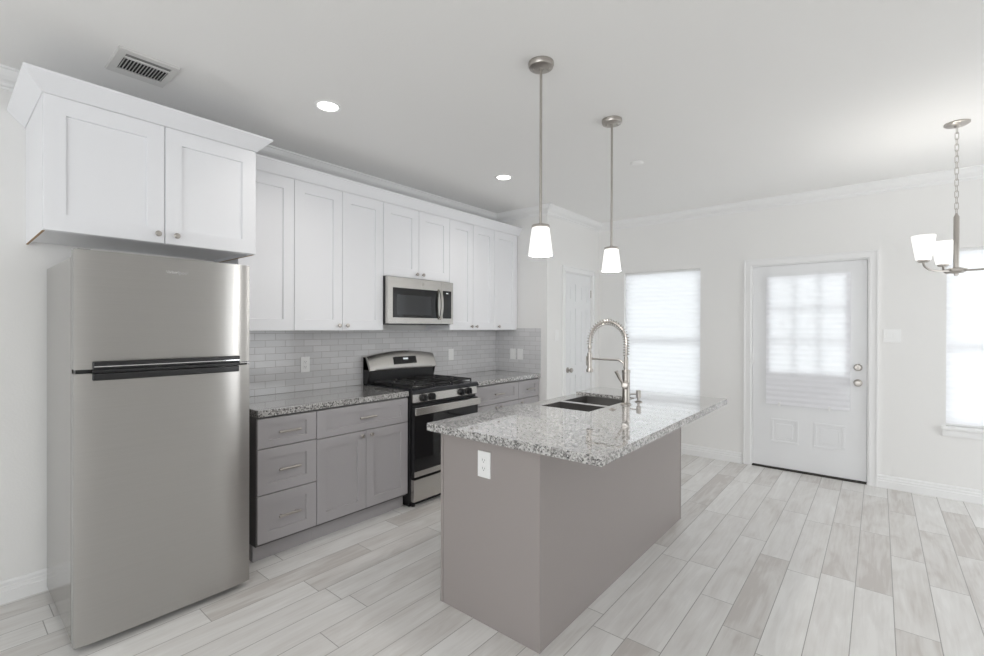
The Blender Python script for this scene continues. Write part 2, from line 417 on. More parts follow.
# ------------------------------------------------------------------ windows and their pleated shades
def window(idx, W, sill):
    x0, x1, z0, z1 = W; yf = YF+0.095
    m = MB()
    for a in ((x0, x0+.03, z0, z1), (x1-.03, x1, z0, z1), (x0+.03, x1-.03, z0, z0+.04), (x0+.03, x1-.03, z1-.03, z1)):
        m.box(a[0], a[1], yf, yf+.05, a[2], a[3])
    w = struct('window_%d' % idx, m, VINYL)
    zm = 1.257
    obj('meeting_rail', MB().box(x0+.03, x1-.03, yf-.006, yf+.04, zm-.022, zm+.022, .003), VINYL, w)
    obj('window_pane', MB().box(x0+.03, x1-.03, yf+.02, yf+.024, zm+.022, z1-.03), GLASS, w)
    obj('window_pane', MB().box(x0+.03, x1-.03, yf+.02, yf+.024, z0+.04, zm-.022), GLASS, w)
    if sill:
        obj('window_sill', MB().box(x0-.03, x1+.03, YF-.035, YF+.0945, z0-.022, z0-.001, .004), TRIM, w)
        obj('sill_apron', MB().sweep([(x0-.02, YF), (x1+.02, YF)], [(0, z0-.082), (.012, z0-.082), (.016, z0-.07), (.016, z0-.035), (.024, z0-.026), (.024, z0-.0225), (0, z0-.0225)]), TRIM, w)
    return w
def pleats(x0, x1, z0, z1, y, pitch, depth, th=0.0006):
    b = bmesh.new(); n = max(2, int(round((z1-z0)/pitch)))*2; prev = None
    for i in range(n+1):
        z = z1-(z1-z0)*i/n; yy = y + (depth if i % 2 else 0)
        cur = (b.verts.new((x0, yy, z)), b.verts.new((x1, yy, z)))
        if prev: b.faces.new((prev[0], prev[1], cur[1], cur[0]))
        prev = cur
    mm = MB(); mm._merge(b); return mm
def pleated_shade(W, label, bottom):
    x0, x1, z0, z1 = W
    t = thing('window_shade', label, 'window shade', ((x0+x1)/2, YF+.03, z1), 'pleated window shades')
    obj('pleated_fabric', pleats(x0+.004, x1-.004, bottom+.014, z1-.022, YF+.038, .052, .0045), SHADE, t, smooth=0)
    obj('head_rail', MB().box(x0+.003, x1-.003, YF+.026, YF+.062, z1-.024, z1-.0005, .003), VINYL, t)
    obj('bottom_rail', MB().box(x0+.004, x1-.004, YF+.034, YF+.056, bottom, bottom+.016, .003), VINYL, t)
window(1, W1, True); window(2, W2, True)
pleated_shade(W1, 'white pleated shade covering the window behind the faucet', W1[2]+.002)
pleated_shade(W2, 'white pleated shade covering the window behind the chandelier', W2[2]+.004)

# ------------------------------------------------------------------ exterior door
DF = YF+0.012                                   # face of the slab
m = MB()
cas = [(0, 0), (.018, 0), (.018, .010), (.013, .020), (.013, .055), (.017, .066), (.013, .075), (0, .075)]
def casing(m, wallpos, a0, a1, zt, w, axis):
    """door casing of width w round the opening a0..a1 up to zt; axis 'y': on a wall facing -y, 'x': on a wall facing +x"""
    for lo, hi, zz0, zz1 in ((a0-w, a0, 0, zt), (a1, a1+w, 0, zt), (a0-w, a1+w, zt, zt+w)):
        vertical = zz1-zz0 > w+.001
        for k, (f0, f1, d) in enumerate(((0, .22, .018), (.22, .8, .013), (.8, 1.0, .020))):
            if vertical:
                flip = lo < a0-.001 and hi <= a0+.001
                c0, c1 = (hi-f1*w, hi-f0*w) if flip else (lo+f0*w, lo+f1*w)
                e0, e1 = zz0, zz1 + f1*w
            else:
                c0, c1 = lo+(1-f0)*w, hi-(1-f0)*w
                e0, e1 = zz0+f0*w, zz0+f1*w
            if axis == 'y': m.box(c0, c1, wallpos-d, wallpos, e0, e1, .0015)
            else: m.box(wallpos, wallpos+d, c0, c1, e0, e1, .0015)
casing(m, YF, ED[0], ED[1], ED[3], .065, 'y')
m.box(ED[0], ED[0]+.011, YF, T, 0, ED[3]).box(ED[1]-.011, ED[1], YF, T, 0, ED[3]).box(ED[0]+.011, ED[1]-.011, YF, T, ED[3]-.012, ED[3])
for a in ((ED[0]+.011, ED[0]+.028, .03, ED[3]-.012), (ED[1]-.028, ED[1]-.011, .03, ED[3]-.012), (ED[0]+.028, ED[1]-.028, ED[3]-.032, ED[3]-.012), (ED[0]+.011, ED[1]-.011, .0145, .03)):
    m.box(a[0], a[1], DF+.046, T, a[2], a[3])
struct('trim_4', m, TRIM)
dx0, dx1, dz0, dz1 = 2.4335, 3.3505, 0.020, 2.034
gx0, gx1, gz0, gz1 = 2.588, 3.196, 0.975, 1.912   # glazed opening
m = MB()
for a in ((dx0, gx0, dz0, dz1), (gx1, dx1, dz0, dz1), (gx0, gx1, dz0, gz0), (gx0, gx1, gz1, dz1)):
    m.box(a[0], a[1], DF, DF+.044, a[2], a[3])
for a in ((gx0-.025, gx1+.025, gz1, gz1+.028), (gx0-.025, gx1+.025, gz0-.028, gz0), (gx0-.025, gx0, gz0, gz1), (gx1, gx1+.025, gz0, gz1)):
    m.box(a[0], a[1], DF-.010, DF+.001, a[2], a[3], .003)
for a0, a1 in ((2.600, 2.832), (2.957, 3.196)):   # two moulded panels low on the slab
    z0, z1 = .265, .505
    for w, d in ((0, .006), (.028, .0065)):
        pass
    for s in ((a0, a1, z1-.022, z1), (a0, a1, z0, z0+.022), (a0, a0+.022, z0+.022, z1-.022), (a1-.022, a1, z0+.022, z1-.022)):
        m.box(s[0], s[1], DF-.005, DF+.001, s[2], s[3], .0028)
    m.box(a0+.048, a1-.048, DF-.005, DF+.001, z0+.048, z1-.048, .004)
D1 = struct('door_1', m, DOORP)
obj('door_pane', MB().box(gx0, gx1, DF+.020, DF+.024, gz0, gz1), GLASS, D1)
m = MB(); ww, hh = gx1-gx0, gz1-gz0
for k in (1, 2):
    m.box(gx0+ww*k/3-.011, gx0+ww*k/3+.011, DF+.0255, DF+.0400, gz0, gz1)
    m.box(gx0, gx1, DF+.0260, DF+.0395, gz0+hh*k/3-.011, gz0+hh*k/3+.011)
obj('glazing_bars', m, DOORP, D1)
def knob_x(parent, x, z, big):
    """hardware facing -y"""
    mt = at((x, DF, z), (0, -1, 0))
    if big:
        prof = [(0, 0), (.033, 0), (.033, .006), (.028, .010), (.013, .013), (.012, .030), (.020, .036), (.027, .046), (.027, .056), (.020, .064), (0, .066)]
        return obj('door_knob', MB().lathe(prof, 28, mt), NICKEL, parent)
    prof = [(0, 0), (.032, 0), (.032, .006), (.026, .014), (.022, .018), (0, .019)]
    o = obj('deadbolt', MB().lathe(prof, 28, mt).box(x-.005, x+.005, DF-.032, DF-.018, z-.017, z+.017, .003), NICKEL, parent)
    return o
knob_x(D1, 3.287, .912, True); knob_x(D1, 3.287, 1.053, False)
for z in (1.80, 1.10, .26):
    obj('hinge', MB().box(dx0-.012, dx0+.008, DF-.004, DF-.0005, z-.05, z+.05, .001).tube([(dx0-.002, DF-.008, z-.05), (dx0-.002, DF-.008, z+.05)], .006, 10), VINYL, D1)
for z in (.912, 1.053):
    obj('strike_plate', MB().box(dx1-.001, dx1+.003, DF+.006, DF+.040, z-.03, z+.03), NICKEL, D1)
struct('trim_5', MB().box(ED[0]+.012, ED[1]-.012, YF-.004, T, .0005, .014, .002), mat('dark_bronze_threshold', (.05, .045, .04), .5, metal=.5))

for a, b in ((ED[0]+.0112, dx0-.0002), (dx1+.0002, ED[1]-.0112)):
    obj('gap_shade', MB().box(a, b, DF+.020, DF+.043, .016, 2.032), SLOT, D1)  # dark filler put in the side gaps to imitate their shade
t = thing('door_shade', 'white pleated paper shade stuck over the glazed half of the back door', 'door shade', (2.894, DF-.012, 1.93))
obj('pleated_paper', pleats(2.558, 3.231, .652, 1.922, DF-.0225, .050, .005), PSHADE, t, smooth=0)
for x in (2.672, 3.078):
    obj('clip', MB().box(x-.010, x+.010, DF-.028, DF-.0115, .632, .672, .002), PLASTIC, t)

# ------------------------------------------------------------------ pantry door
m = MB(); casing(m, XP, PD0, PD1, PDZ, .065, 'x')
m.box(XP-.1, XP, PD0, PD0+.008, 0, PDZ).box(XP-.1, XP, PD1-.008, PD1, 0, PDZ).box(XP-.1, XP, PD0+.008, PD1-.008, PDZ-.008, PDZ)
struct('trim_6', m, TRIM)
PX = XP-.006; y0, y1 = PD0+.011, PD1-.011
m = MB().box(PX-.035, PX-.006, y0, y1, .012, PDZ-.011)
ycuts = [y0, y0+.100, y0+.245, y1-.245, y1-.100, y1]
zc = [.012, .22, .86, .97, 1.63, 1.715, 1.915, PDZ-.011]
for a, b in ((0, 1), (2, 3), (4, 5)): m.box(PX-.0065, PX, ycuts[a], ycuts[b], zc[0], zc[-1])
for (a, b) in ((1, 2), (3, 4)):
    for c, d in ((0, 1), (2, 3), (4, 5), (6, 7)): m.box(PX-.0065, PX, ycuts[a], ycuts[b], zc[c], zc[d])
    for c, d in ((1, 2), (3, 4), (5, 6)):
        m.box(PX-.0065, PX-.001, ycuts[a]+.026, ycuts[b]-.026, zc[c]+.026, zc[d]-.026, .0025)
D2 = struct('door_2', m, DOORP)
kp = [(0, 0), (.032, 0), (.032, .005), (.026, .010), (.012, .013), (.011, .030), (.020, .036), (.027, .047), (.027, .056), (.019, .064), (0, .066)]
obj('door_knob', MB().lathe(kp, 28, at((PX, y0+.062, .925), (1, 0, 0))), NICKEL, D2)
for z in (1.82, 1.08, .22):
    obj('hinge', MB().tube([(PX+.004, y1+.004, z-.045), (PX+.004, y1+.004, z+.045)], .005, 8), NICKEL, D2)

# ------------------------------------------------------------------ ceiling fittings
def can_light(x, y, label):
    t = thing('recessed_light', label, 'ceiling light', (x, y, ZC), 'recessed ceiling lights')
    obj('trim_ring', MB().lathe([(.058, 0), (.075, 0), (.075, -.004), (.066, -.008), (.058, -.004)], 40, Matrix.Translation((x, y, ZC))), PLASTIC, t)
    obj('lens', MB().lathe([(0, -.003), (.0575, -.003), (.0575, -.0005), (0, -.0005)], 40, Matrix.Translation((x, y, ZC))), LEDM, t)
    l = bpy.data.lights.new('can_lamp', 'SPOT'); l.energy = 14; l.spot_size = 2.4; l.spot_blend = .8; l.shadow_soft_size = .06; l.color = (1, .95, .9)
    lo = bpy.data.objects.new('can_lamp', l); C.objects.link(lo); lo.location = (0, 0, -.02); lo.parent = t
can_light(.938, 1.842, 'round recessed ceiling light beside the vent, near the tall fridge cabinet')
can_light(.935, 3.512, 'round recessed ceiling light above the microwave end of the cabinets')
t = thing('air_vent', 'white ceiling air vent with dark louvred grille above the fridge cabinet', 'air vent', (.59, 1.03, ZC))
z = ZC; fx0, fx1, fy0, fy1 = .452, .730, .911, 1.152; a0, a1, b0, b1 = .512, .644, .943, 1.127
m = MB()
for s in ((fx0, a0, fy0, fy1), (a1, .662, b0, b1), (.694, fx1, fy0, fy1), (a0, .694, fy0, b0), (a0, .694, b1, fy1)):
    m.box(s[0], s[1], s[2], s[3], z-.010, z-.0035, .0008)
m.box(fx0-.004, fx1+.004, fy0-.004, fy1+.004, z-.0034, z-.0004)
obj('frame', m, VENTP, t)
obj('slot_fill', MB().box(.6625, .6935, b0+.001, b1-.001, z-.0065, z-.0045), mat('grey_slot_fill', (.22, .22, .215), .5), t)  # grey box added in the slot, its colour sets how dark it looks
obj('dark_backing', MB().box(a0, .694, b0, b1, z-.0042, z-.0036), BACKING, t)  # thin dark sheet stands in for the shade behind the louvres
m = MB(); n = 14
for i in range(n):
    y = b0 + (b1-b0)*(i+.5)/n
    m.box(-.064, .064, -.0045, .0045, -.0005, .0005, 0, 2, Matrix.Translation(((a0+a1)/2, y, z-.008)) @ Matrix.Rotation(math.radians(40), 4, 'X'))
obj('louvres', m, mat('shaded_grey_louvre', (.55, .55, .54), .5), t)
obj('damper_lever', MB().box(.44, .452, 1.03, 1.05, z-.010, z-.004, .001), PLASTIC, t)
t = obj('ceiling_cover', MB().lathe([(0, -.010), (.040, -.009), (.052, -.004), (.055, -.0003), (0, -.0003)], 36, Matrix.Translation((1.962, 3.904, ZC))), CEIL)
tag(t, 'small flat white cover plate on the bare ceiling behind the far pendant', 'ceiling cover')

def pendant(x, y, label):
    t = thing('pendant_light', label, 'pendant light', (x, y, ZC), 'pendant lights over the island'); O = Matrix.Translation((x, y, 0))
    cn = obj('canopy', MB().lathe([(0, ZC-.034), (.012, ZC-.034), (.016, ZC-.030), (.040, ZC-.030), (.058, ZC-.024), (.062, ZC-.014), (.062, ZC-.0004), (0, ZC-.0004)], 40, O), NICKEL, t)
    for s in (-1, 1):
        obj('canopy_screw', MB().lathe([(0, ZC-.040), (.005, ZC-.039), (.006, ZC-.030), (0, ZC-.030)], 12, Matrix.Translation((x+s*.03, y+s*.018, 0))), NICKEL, cn)
    obj('rod', MB().tube([(x, y, 1.915), (x, y, ZC-.032)], .0065, 14), NICKEL, t)
    obj('socket_cap', MB().lathe([(0, 1.922), (.010, 1.922), (.012, 1.913), (.043, 1.912), (.0445, 1.908), (.0445, 1.9005), (0, 1.9005)], 36, O), NICKEL, t)
    obj('lamp_shade', MB().lathe([(.018, 1.8995), (.041, 1.8995), (.0435, 1.895), (.0595, 1.771), (.0595, 1.765), (.057, 1.764), (.0555, 1.767), (.0405, 1.892), (.018, 1.892)], 44, O), OPAL, t)
    bl = MB().lathe([(0, 1.79), (.014, 1.795), (.024, 1.815), (.022, 1.84), (.013, 1.865), (.013, 1.8915), (0, 1.8918)], 20, O)
    obj('bulb', bl, OPAL, t)
    l = bpy.data.lights.new('bulb_light', 'POINT'); l.energy = 12; l.shadow_soft_size = .05; l.color = (1, .98, .95)
    lo = bpy.data.objects.new('bulb_light', l); C.objects.link(lo); lo.location = (0, 0, 1.766-ZC); lo.parent = t
    return t
p0 = pendant(2.152, 2.265, 'pendant light with white glass shade hanging over the near end of the island')
dup(p0, (-.008, .805, 0), 'pendant light with white glass shade hanging over the sink end of the island')

# chandelier, three upturned shades on curved arms
HX, HY = 3.806, 4.49
t = thing('chandelier', 'brushed nickel chandelier with upturned white glass shades hanging on a chain', 'chandelier', (HX, HY, ZC))
O = Matrix.Translation((HX, HY, 0))
obj('canopy', MB().lathe([(0, ZC-.030), (.012, ZC-.030), (.016, ZC-.020), (.052, ZC-.016), (.062, ZC-.008), (.062, ZC-.0004), (0, ZC-.0004)], 40, O), NICKEL, t)
m = MB(); zt, zb, n = ZC-.026, 2.128, 15
pitch = (zt-zb)/n
for i in range(n):
    zc_ = zt-pitch*(i+.5); h = pitch*.5+.0045; w = .0085; pts = []
    for k in range(16):
        a = 2*PI*k/16; px = w*math.cos(a); pz = (h-w)*(1 if math.sin(a) > 0 else -1 if math.sin(a) < 0 else 0) + w*math.sin(a)
        pts.append((HX+px, HY, zc_+pz) if i % 2 else (HX+px*.5, HY+px*.87, zc_+pz))
    m.tube(pts, .0018, 6, closed=True)
obj('chain', m, NICKEL, t)
obj('stem', MB().lathe([(0, 2.140), (.006, 2.138), (.009, 2.126), (.014, 2.115), (.014, 1.79), (0, 1.79)], 24, O), NICKEL, t)
obj('hub', MB().lathe([(0, 1.795), (.030, 1.794), (.052, 1.786), (.048, 1.772), (.030, 1.760), (.012, 1.757), (.010, 1.745), (0, 1.742)], 6, O), NICKEL, t, smooth=20)
for k in range(3):
    th = math.radians(39.7 + 62 + 120*k); ux, uy = math.cos(th), math.sin(th); R = .215
    def A(r, z): return (HX+ux*r, HY+uy*r, z)
    path = [A(.03, 1.776), A(.09, 1.773), A(.13, 1.774)] + [A(.13+.085*math.sin(a), 1.774+.05*(1-math.cos(a))) for a in [i*PI/2/8 for i in range(1, 9)]] + [A(R, 1.832)]
    arm = obj('arm', MB().tube(path, .006, 10), NICKEL, t)
    S = Matrix.Translation((HX+ux*R, HY+uy*R, 0))
    obj('socket', MB().lathe([(0, 1.826), (.022, 1.826), (.030, 1.832), (.030, 1.840), (0, 1.8405)], 28, S), NICKEL, arm)
    obj('lamp_shade', MB().lathe([(0, 1.841), (.036, 1.841), (.038, 1.846), (.060, 1.992), (.058, 1.994), (.0565, 1.990), (.0345, 1.848), (0, 1.846)], 40, S), OPAL, arm)

def bulb_light(parent, rel, watts):
    l = bpy.data.lights.new('bulb_light', 'POINT'); l.energy = watts; l.shadow_soft_size = .03; l.color = (1, .97, .93)
    o = bpy.data.objects.new('bulb_light', l); C.objects.link(o); o.location = rel; o.parent = parent
for k in range(3):
    th = math.radians(39.7 + 62 + 120*k); bulb_light(t, (.215*math.cos(th), .215*math.sin(th), 1.955-ZC), 2.4)

# ------------------------------------------------------------------ wall cabinets
KP = [(0, 0), (.007, 0), (.006, .010), (.009, .014), (.0145, .019), (.0145, .023), (.010, .027), (0, .028)]
def knob(parent, x, y, z): return obj('knob', MB().lathe(KP, 20, at((x, y, z), (1, 0, 0))), NICKEL, parent)
def pull(parent, x, y, z, L=.135):
    m = MB().tube([(x+.028, y-L/2, z), (x+.028, y+L/2, z)], .0075, 12)
    for s in (-1, 1): m.tube([(x, y+s*(L/2-.022), z), (x+.028, y+s*(L/2-.022), z)], .0045, 8)
    return obj('handle', m, NICKEL, parent)
g = .0018
def wall_cabinet(label, y0, y1, z0, z1, xf, doors, knobs, kz):
    t = thing('wall_cabinet', label, 'cabinet', (0, (y0+y1)/2, z0), 'white wall cabinets')
    xb = xf-.0215
    m = MB().box(.001, xb, y0+.0004, y1-.0004, z0+.016, z1)
    m.box(xb-.02, xb, y0+.0004, y1-.0004, z0, z0+.016)
    m.box(.001, xb-.02, y0+.0004, y0+.016, z0, z0+.016).box(.001, xb-.02, y1-.016, y1-.0004, z0, z0+.016)
    obj('body', m, WCAB, t, smooth=0)
    n = doors
    for i in range(n):
        a, b = y0+(y1-y0)*i/n, y0+(y1-y0)*(i+1)/n
        d = obj('door', MB().shaker(a+g, b-g, z0+.001, z1-.001, xf), WCAB, t, smooth=0)
        for ky in knobs:
            if a < ky < b: knob(d, xf, ky, kz)
    return t
XU = .330
fc = wall_cabinet('large deep white cabinet with two doors above the refrigerator', .6686, 1.5830, 1.8385, 2.4445, .5903, 2, (1.093, 1.175), 1.884)
for a, b in ((.6688, .678), (1.573, 1.5826)): obj('bottom_edge', MB().box(.002, .565, a, b, 1.8372, 1.8384), RAW, fc)
ZU, ZT = 1.3843, 2.4286
wall_cabinet('narrow single-door white wall cabinet half hidden beside the refrigerator', 1.5845, 1.953, ZU, ZT, XU, 1, (1.622,), 1.421)
wall_cabinet('white two-door wall cabinet above the drawers, left of the microwave', 1.953, 2.7031, ZU, ZT, XU, 2, (2.295, 2.362), 1.421)
wall_cabinet('short white two-door wall cabinet directly above the microwave', 2.7031, 3.4627, 1.8310, ZT, XU, 2, (3.053, 3.124), 1.869)
wall_cabinet('white two-door wall cabinet right of the microwave', 3.4627, 4.1219, ZU, ZT, XU, 2, (3.762, 3.835), 1.419)
wall_cabinet('narrow single-door white wall cabinet at the far end by the side wall', 4.1219, 4.5144, ZU, ZT, XU, 1, (4.19,), 1.420)
tag(obj('cabinet_filler', MB().box(.001, .310, 4.5148, YE-.0002, ZU, ZT), WCAB), 'thin white filler strip between the last wall cabinet and side wall', 'filler strip')
def cprof(zb, zt, d): return [(.0006, zb), (.004, zb), (d-.004, zt-.014), (d, zt-.010), (d, zt), (d-.016, zt), (.0006, zb+.016)]
t = obj('crown_board', MB().sweep([(.001, .6686), (.5903, .6686), (.5903, 1.5835), (.40, 1.5835)], [(p, q) for p, q in cprof(2.4448, 2.522, .068)]), WCAB, smooth=0)
tag(t, 'white angled crown board round the top of the fridge cabinet', 'crown board')
t = obj('crown_board', MB().sweep([(XU-.0, 1.66), (XU-.0, 4.5515)], cprof(2.4290, 2.513, .046)), WCAB, smooth=0)
tag(t, 'long white crown board along the top of the lower wall cabinets', 'crown board')

# ------------------------------------------------------------------ base cabinets
XB = .6175
def base_cabinet(label, y0, y1, drawers, doors, knobs, end=False):
    t = thing('base_cabinet', label, 'cabinet', (0, (y0+y1)/2, 0), 'grey base cabinets')
    obj('body', MB().box(.002, XB-.0215, y0+.0006, y1-.0006, .100, .8735), GDARK, t, smooth=0)
    obj('toe_kick', MB().box(.50, .556, y0+.0006, y1-.0006, .0003, .0995), GCAB, t)
    for (a, b, z0, z1, fh) in drawers:
        d = obj('drawer', MB().shaker(a+.002, b-.002, z0, z1, XB, fw=.068, fh=fh), GCAB, t, smooth=0)
        pull(d, XB, (a+b)/2, (z0+z1)/2)
    for (a, b, z0, z1) in doors:
        d = obj('door', MB().shaker(a+.002, b-.002, z0, z1, XB, fw=.066, fh=.066), GCAB, t, smooth=0)
        for ky, kz in knobs:
            if a < ky < b: knob(d, XB, ky, kz)
    return t
base_cabinet('grey base cabinet of three stacked drawers beside the refrigerator', 1.5793, 1.9577,
    [(1.5793, 1.9577, .684, .861, .042), (1.5793, 1.9577, .408, .679, .062), (1.5793, 1.9577, .118, .403, .062)], [], [])
base_cabinet('grey base cabinet with one wide drawer over two doors, left of the range', 1.9577, 2.7217,
    [(1.9577, 2.7217, .678, .861, .045)], [(1.9577, 2.3377, .118, .673), (2.3377, 2.7217, .118, .673)], [(2.297, .640), (2.376, .640)])
base_cabinet('grey base cabinet with a wide drawer, right of the range', 3.502, 4.167,
    [(3.502, 4.167, .682, .861, .045)], [(3.502, 3.8345, .118, .677), (3.8345, 4.167, .118, .677)], [(3.795, .644), (3.875, .644)])
base_cabinet('small grey base cabinet with a narrow drawer in the far corner', 4.167, 4.5375,
    [(4.167, 4.5375, .682, .861, .045)], [(4.167, 4.5375, .118, .677)], [(4.21, .644)])
tag(obj('base_filler', MB().box(.002, .597, 4.538, YE-.0004, .0003, .8735), GCAB), 'thin grey filler strip closing the base cabinets against the side wall', 'filler strip')
def counter(pts, label):
    o = obj('countertop', MB().prism(pts, 'z', .8740, .9140, .0025, 2), GRAN)
    return tag(o, label, 'countertop')
counter([(.001, 1.5793), (.6275, 1.5793), (.6275, 2.7217), (.001, 2.7217)], 'speckled granite countertop between the refrigerator and the range')
counter([(.001, 3.502), (.6275, 3.502), (.6275, YE-.0005), (.001, YE-.0005)], 'speckled granite countertop in the corner, right of the range')

# ------------------------------------------------------------------ refrigerator
t = thing('refrigerator', 'stainless steel top-freezer refrigerator under the deep white cabinet', 'refrigerator', (.4, 1.1, 0))
obj('body', MB().box(.058, .726, .742, 1.457, .035, 1.712, .004), STEELS, t)
def fdoor(z0, z1):
    y0, y1 = .7397, 1.4593; c, h = (y0+y1)/2, (y1-y0)/2; pts = [(.7905, y0+.002), (.7905, y1-.002)]; n = 40
    for i in range(n+1):
        u = math.sin((i/n-.5)*PI) ; y = c-u*h
        x = .7915 + .0165*(1-abs(u)**6) + .0065
        pts.append((x, y))
    return MB().prism(pts[:2][::-1] + pts[2:][::-1], 'z', z0, z1)
fd = obj('freezer_door', fdoor(1.2235, 1.741), STEELF, t, smooth=25)
ld = obj('fridge_door', fdoor(.035, 1.2055), STEELF, t, smooth=25)
LINER = mat('grey_painted_steel', (.30, .295, .29), .45)
for p_, z0, z1 in ((fd, 1.2235, 1.741), (ld, .035, 1.2055)):
    obj('door_liner', MB().box(.7400, .7902, .7405, 1.4585, z0+.0005, z1-.0005, .002), LINER, p_)
obj('door_gasket', MB().box(.7265, .7395, .752, 1.448, .045, 1.735).box(.7400, .786, .748, 1.452, 1.2062, 1.2228), BLACK, t)
def fx(y):
    u = (y-1.0995)/.3598; return .7915+.0165*(1-abs(u)**6)+.0065
def handle_strip(z0, z1, y0, y1, d0, d1, bev):
    n = 16; front = [(fx(y0+(y1-y0)*i/n)+d1, y0+(y1-y0)*i/n) for i in range(n+1)]; back = [(fx(y0+(y1-y0)*i/n)+d0, y0+(y1-y0)*i/n) for i in range(n, -1, -1)]
    return MB().prism(front+back, 'z', z0, z1, bev, 3)
h = obj('door_handle', handle_strip(1.2235, 1.2575, .798, 1.398, .0002, .022, .005), BLACK, fd)
obj('handle_highlight', handle_strip(1.2335, 1.2375, .802, 1.394, .0225, .0235, 0), CHROME, fd)  # bright strip stands in for the highlight along the handle
obj('door_handle', handle_strip(1.174, 1.2055, .798, 1.398, .0002, .015, .005), BLACK, ld)
obj('handle_recess', handle_strip(1.2065, 1.2225, .80, 1.396, .0002, .008, .002), BLACK, ld)
obj('handle_tip', MB().box(.800, .822, 1.400, 1.448, 1.2155, 1.2215, .002), CHROME, ld)
obj('top_hinge', MB().box(.70, .775, .757, .80, 1.7125, 1.7165, .001).box(.742, .775, .757, .80, 1.7415, 1.747, .001), SLOT, t)
for y in (.80, 1.40):
    obj('foot', MB().lathe([(0, 0.0004), (.020, 0.0004), (.020, .014), (.010, .016), (.010, .034), (0, .034)], 16, Matrix.Translation((.69, y, 0))), BLACK, t)
    obj('foot', MB().lathe([(0, 0.0004), (.020, 0.0004), (.020, .014), (.010, .016), (.010, .034), (0, .034)], 16, Matrix.Translation((.12, y, 0))), BLACK, t)
obj('kick_grille', MB().box(.66, .70, .775, 1.425, .018, .0345), BLACK, t)
# the maker's name in small bright letters
tx = bpy.data.curves.new('badge', 'FONT'); tx.body = 'Whirlpool'; tx.size = .0225; tx.align_x = 'CENTER'; tx.extrude = .0006
to = bpy.data.objects.new('badge', tx); C.objects.link(to)
bpy.context.view_layer.update()
me = bpy.data.meshes.new_from_object(to.evaluated_get(bpy.context.evaluated_depsgraph_get()))
bpy.data.objects.remove(to); bpy.data.curves.remove(tx)
b = bmesh.new(); b.from_mesh(me); bpy.data.meshes.remove(me)
b.transform(Matrix.Translation((fx(1.115)+.0008, 1.116, 1.664)) @ Matrix(((0, 0, 1, 0), (1, 0, 0, 0), (0, 1, 0, 0), (0, 0, 0, 1))))
m = MB(); m._merge(b); obj('lettering', m, CHROME, fd, smooth=0)

# ------------------------------------------------------------------ microwave
t = thing('microwave', 'stainless over-range microwave under the short wall cabinet', 'microwave', (.2, 3.08, 1.436))
Y0, Y1, Z0, Z1 = 2.7045, 3.455, 1.4365, 1.8225; XM = .383
obj('body', MB().box(.010, .355, Y0, Y1-.004, Z0, Z1+.004, .002), BLACK, t)
dd = MB(); ys = 3.302
def ring(m, x0, x1, o, i):
    m.box(x0, x1, o[0], i[0], o[2], o[3]).box(x0, x1, i[1], o[1], o[2], o[3]).box(x0, x1, i[0], i[1], o[2], i[2]).box(x0, x1, i[0], i[1], i[3], o[3])
ring(dd, .3555, XM, (Y0, ys, Z0+.004, Z1), (2.757, 3.262, 1.490, 1.737))
door = obj('door', dd, STEEL, t, smooth=0)
w_ = MB(); ring(w_, .357, XM-.001, (2.7575, 3.2615, 1.4905, 1.7365), (2.80, 3.185, 1.515, 1.68))
obj('window', w_, BGLASS, door, smooth=0)
obj('window_screen', MB().box(.357, XM-.0016, 2.8005, 3.1845, 1.5155, 1.6795), MESHG, door)
hp = [(XM+.030*math.sin(PI*i/12)**.6 if 0 < i < 12 else XM-.002, 3.281, 1.478+.275*i/12) for i in range(13)]
mm = MB()
b = bmesh.new(); prev = None
for i in range(13):
    x, y, zz = hp[i]
    r = [b.verts.new(q) for q in ((x, y-.013, zz), (x+.010, y-.013, zz), (x+.010, y+.013, zz), (x, y+.013, zz))]
    if prev:
        for k in range(4): b.faces.new((prev[k], r[k], r[(k+1) % 4], prev[(k+1) % 4]))
    else: b.faces.new(r[::-1])
    prev = r
b.faces.new(prev); bmesh.ops.recalc_face_normals(b, faces=b.faces[:]); mm._merge(b)
obj('handle', mm, STEEL, door)
cp = MB(); ring(cp, .3555, XM, (ys+.002, Y1, Z0+.004, Z1), (3.322, 3.432, 1.490, 1.741)); cp = obj('control_panel', cp, STEEL, t, smooth=0)
obj('keypad', MB().box(.3560, XM-.0005, 3.3225, 3.4315, 1.4905, 1.7405), BGLASS, cp)
obj('display', MB().box(XM-.0005, XM+.0002, 3.365, 3.392, 1.715, 1.723), LCD, cp)
obj('emblem', MB().lathe([(0, 0), (.0145, 0), (.0145, .0012), (.012, .0016), (.0095, .0010), (.0040, .0010), (.0035, .0016), (0, .0016)], 28, at((XM, 3.083, 1.783), (1, 0, 0))), NICKEL, door)
obj('bottom_vent', MB().box(.05, .35, Y0+.03, Y1-.03, Z0-.006, Z0-.0005), BLACK, t)

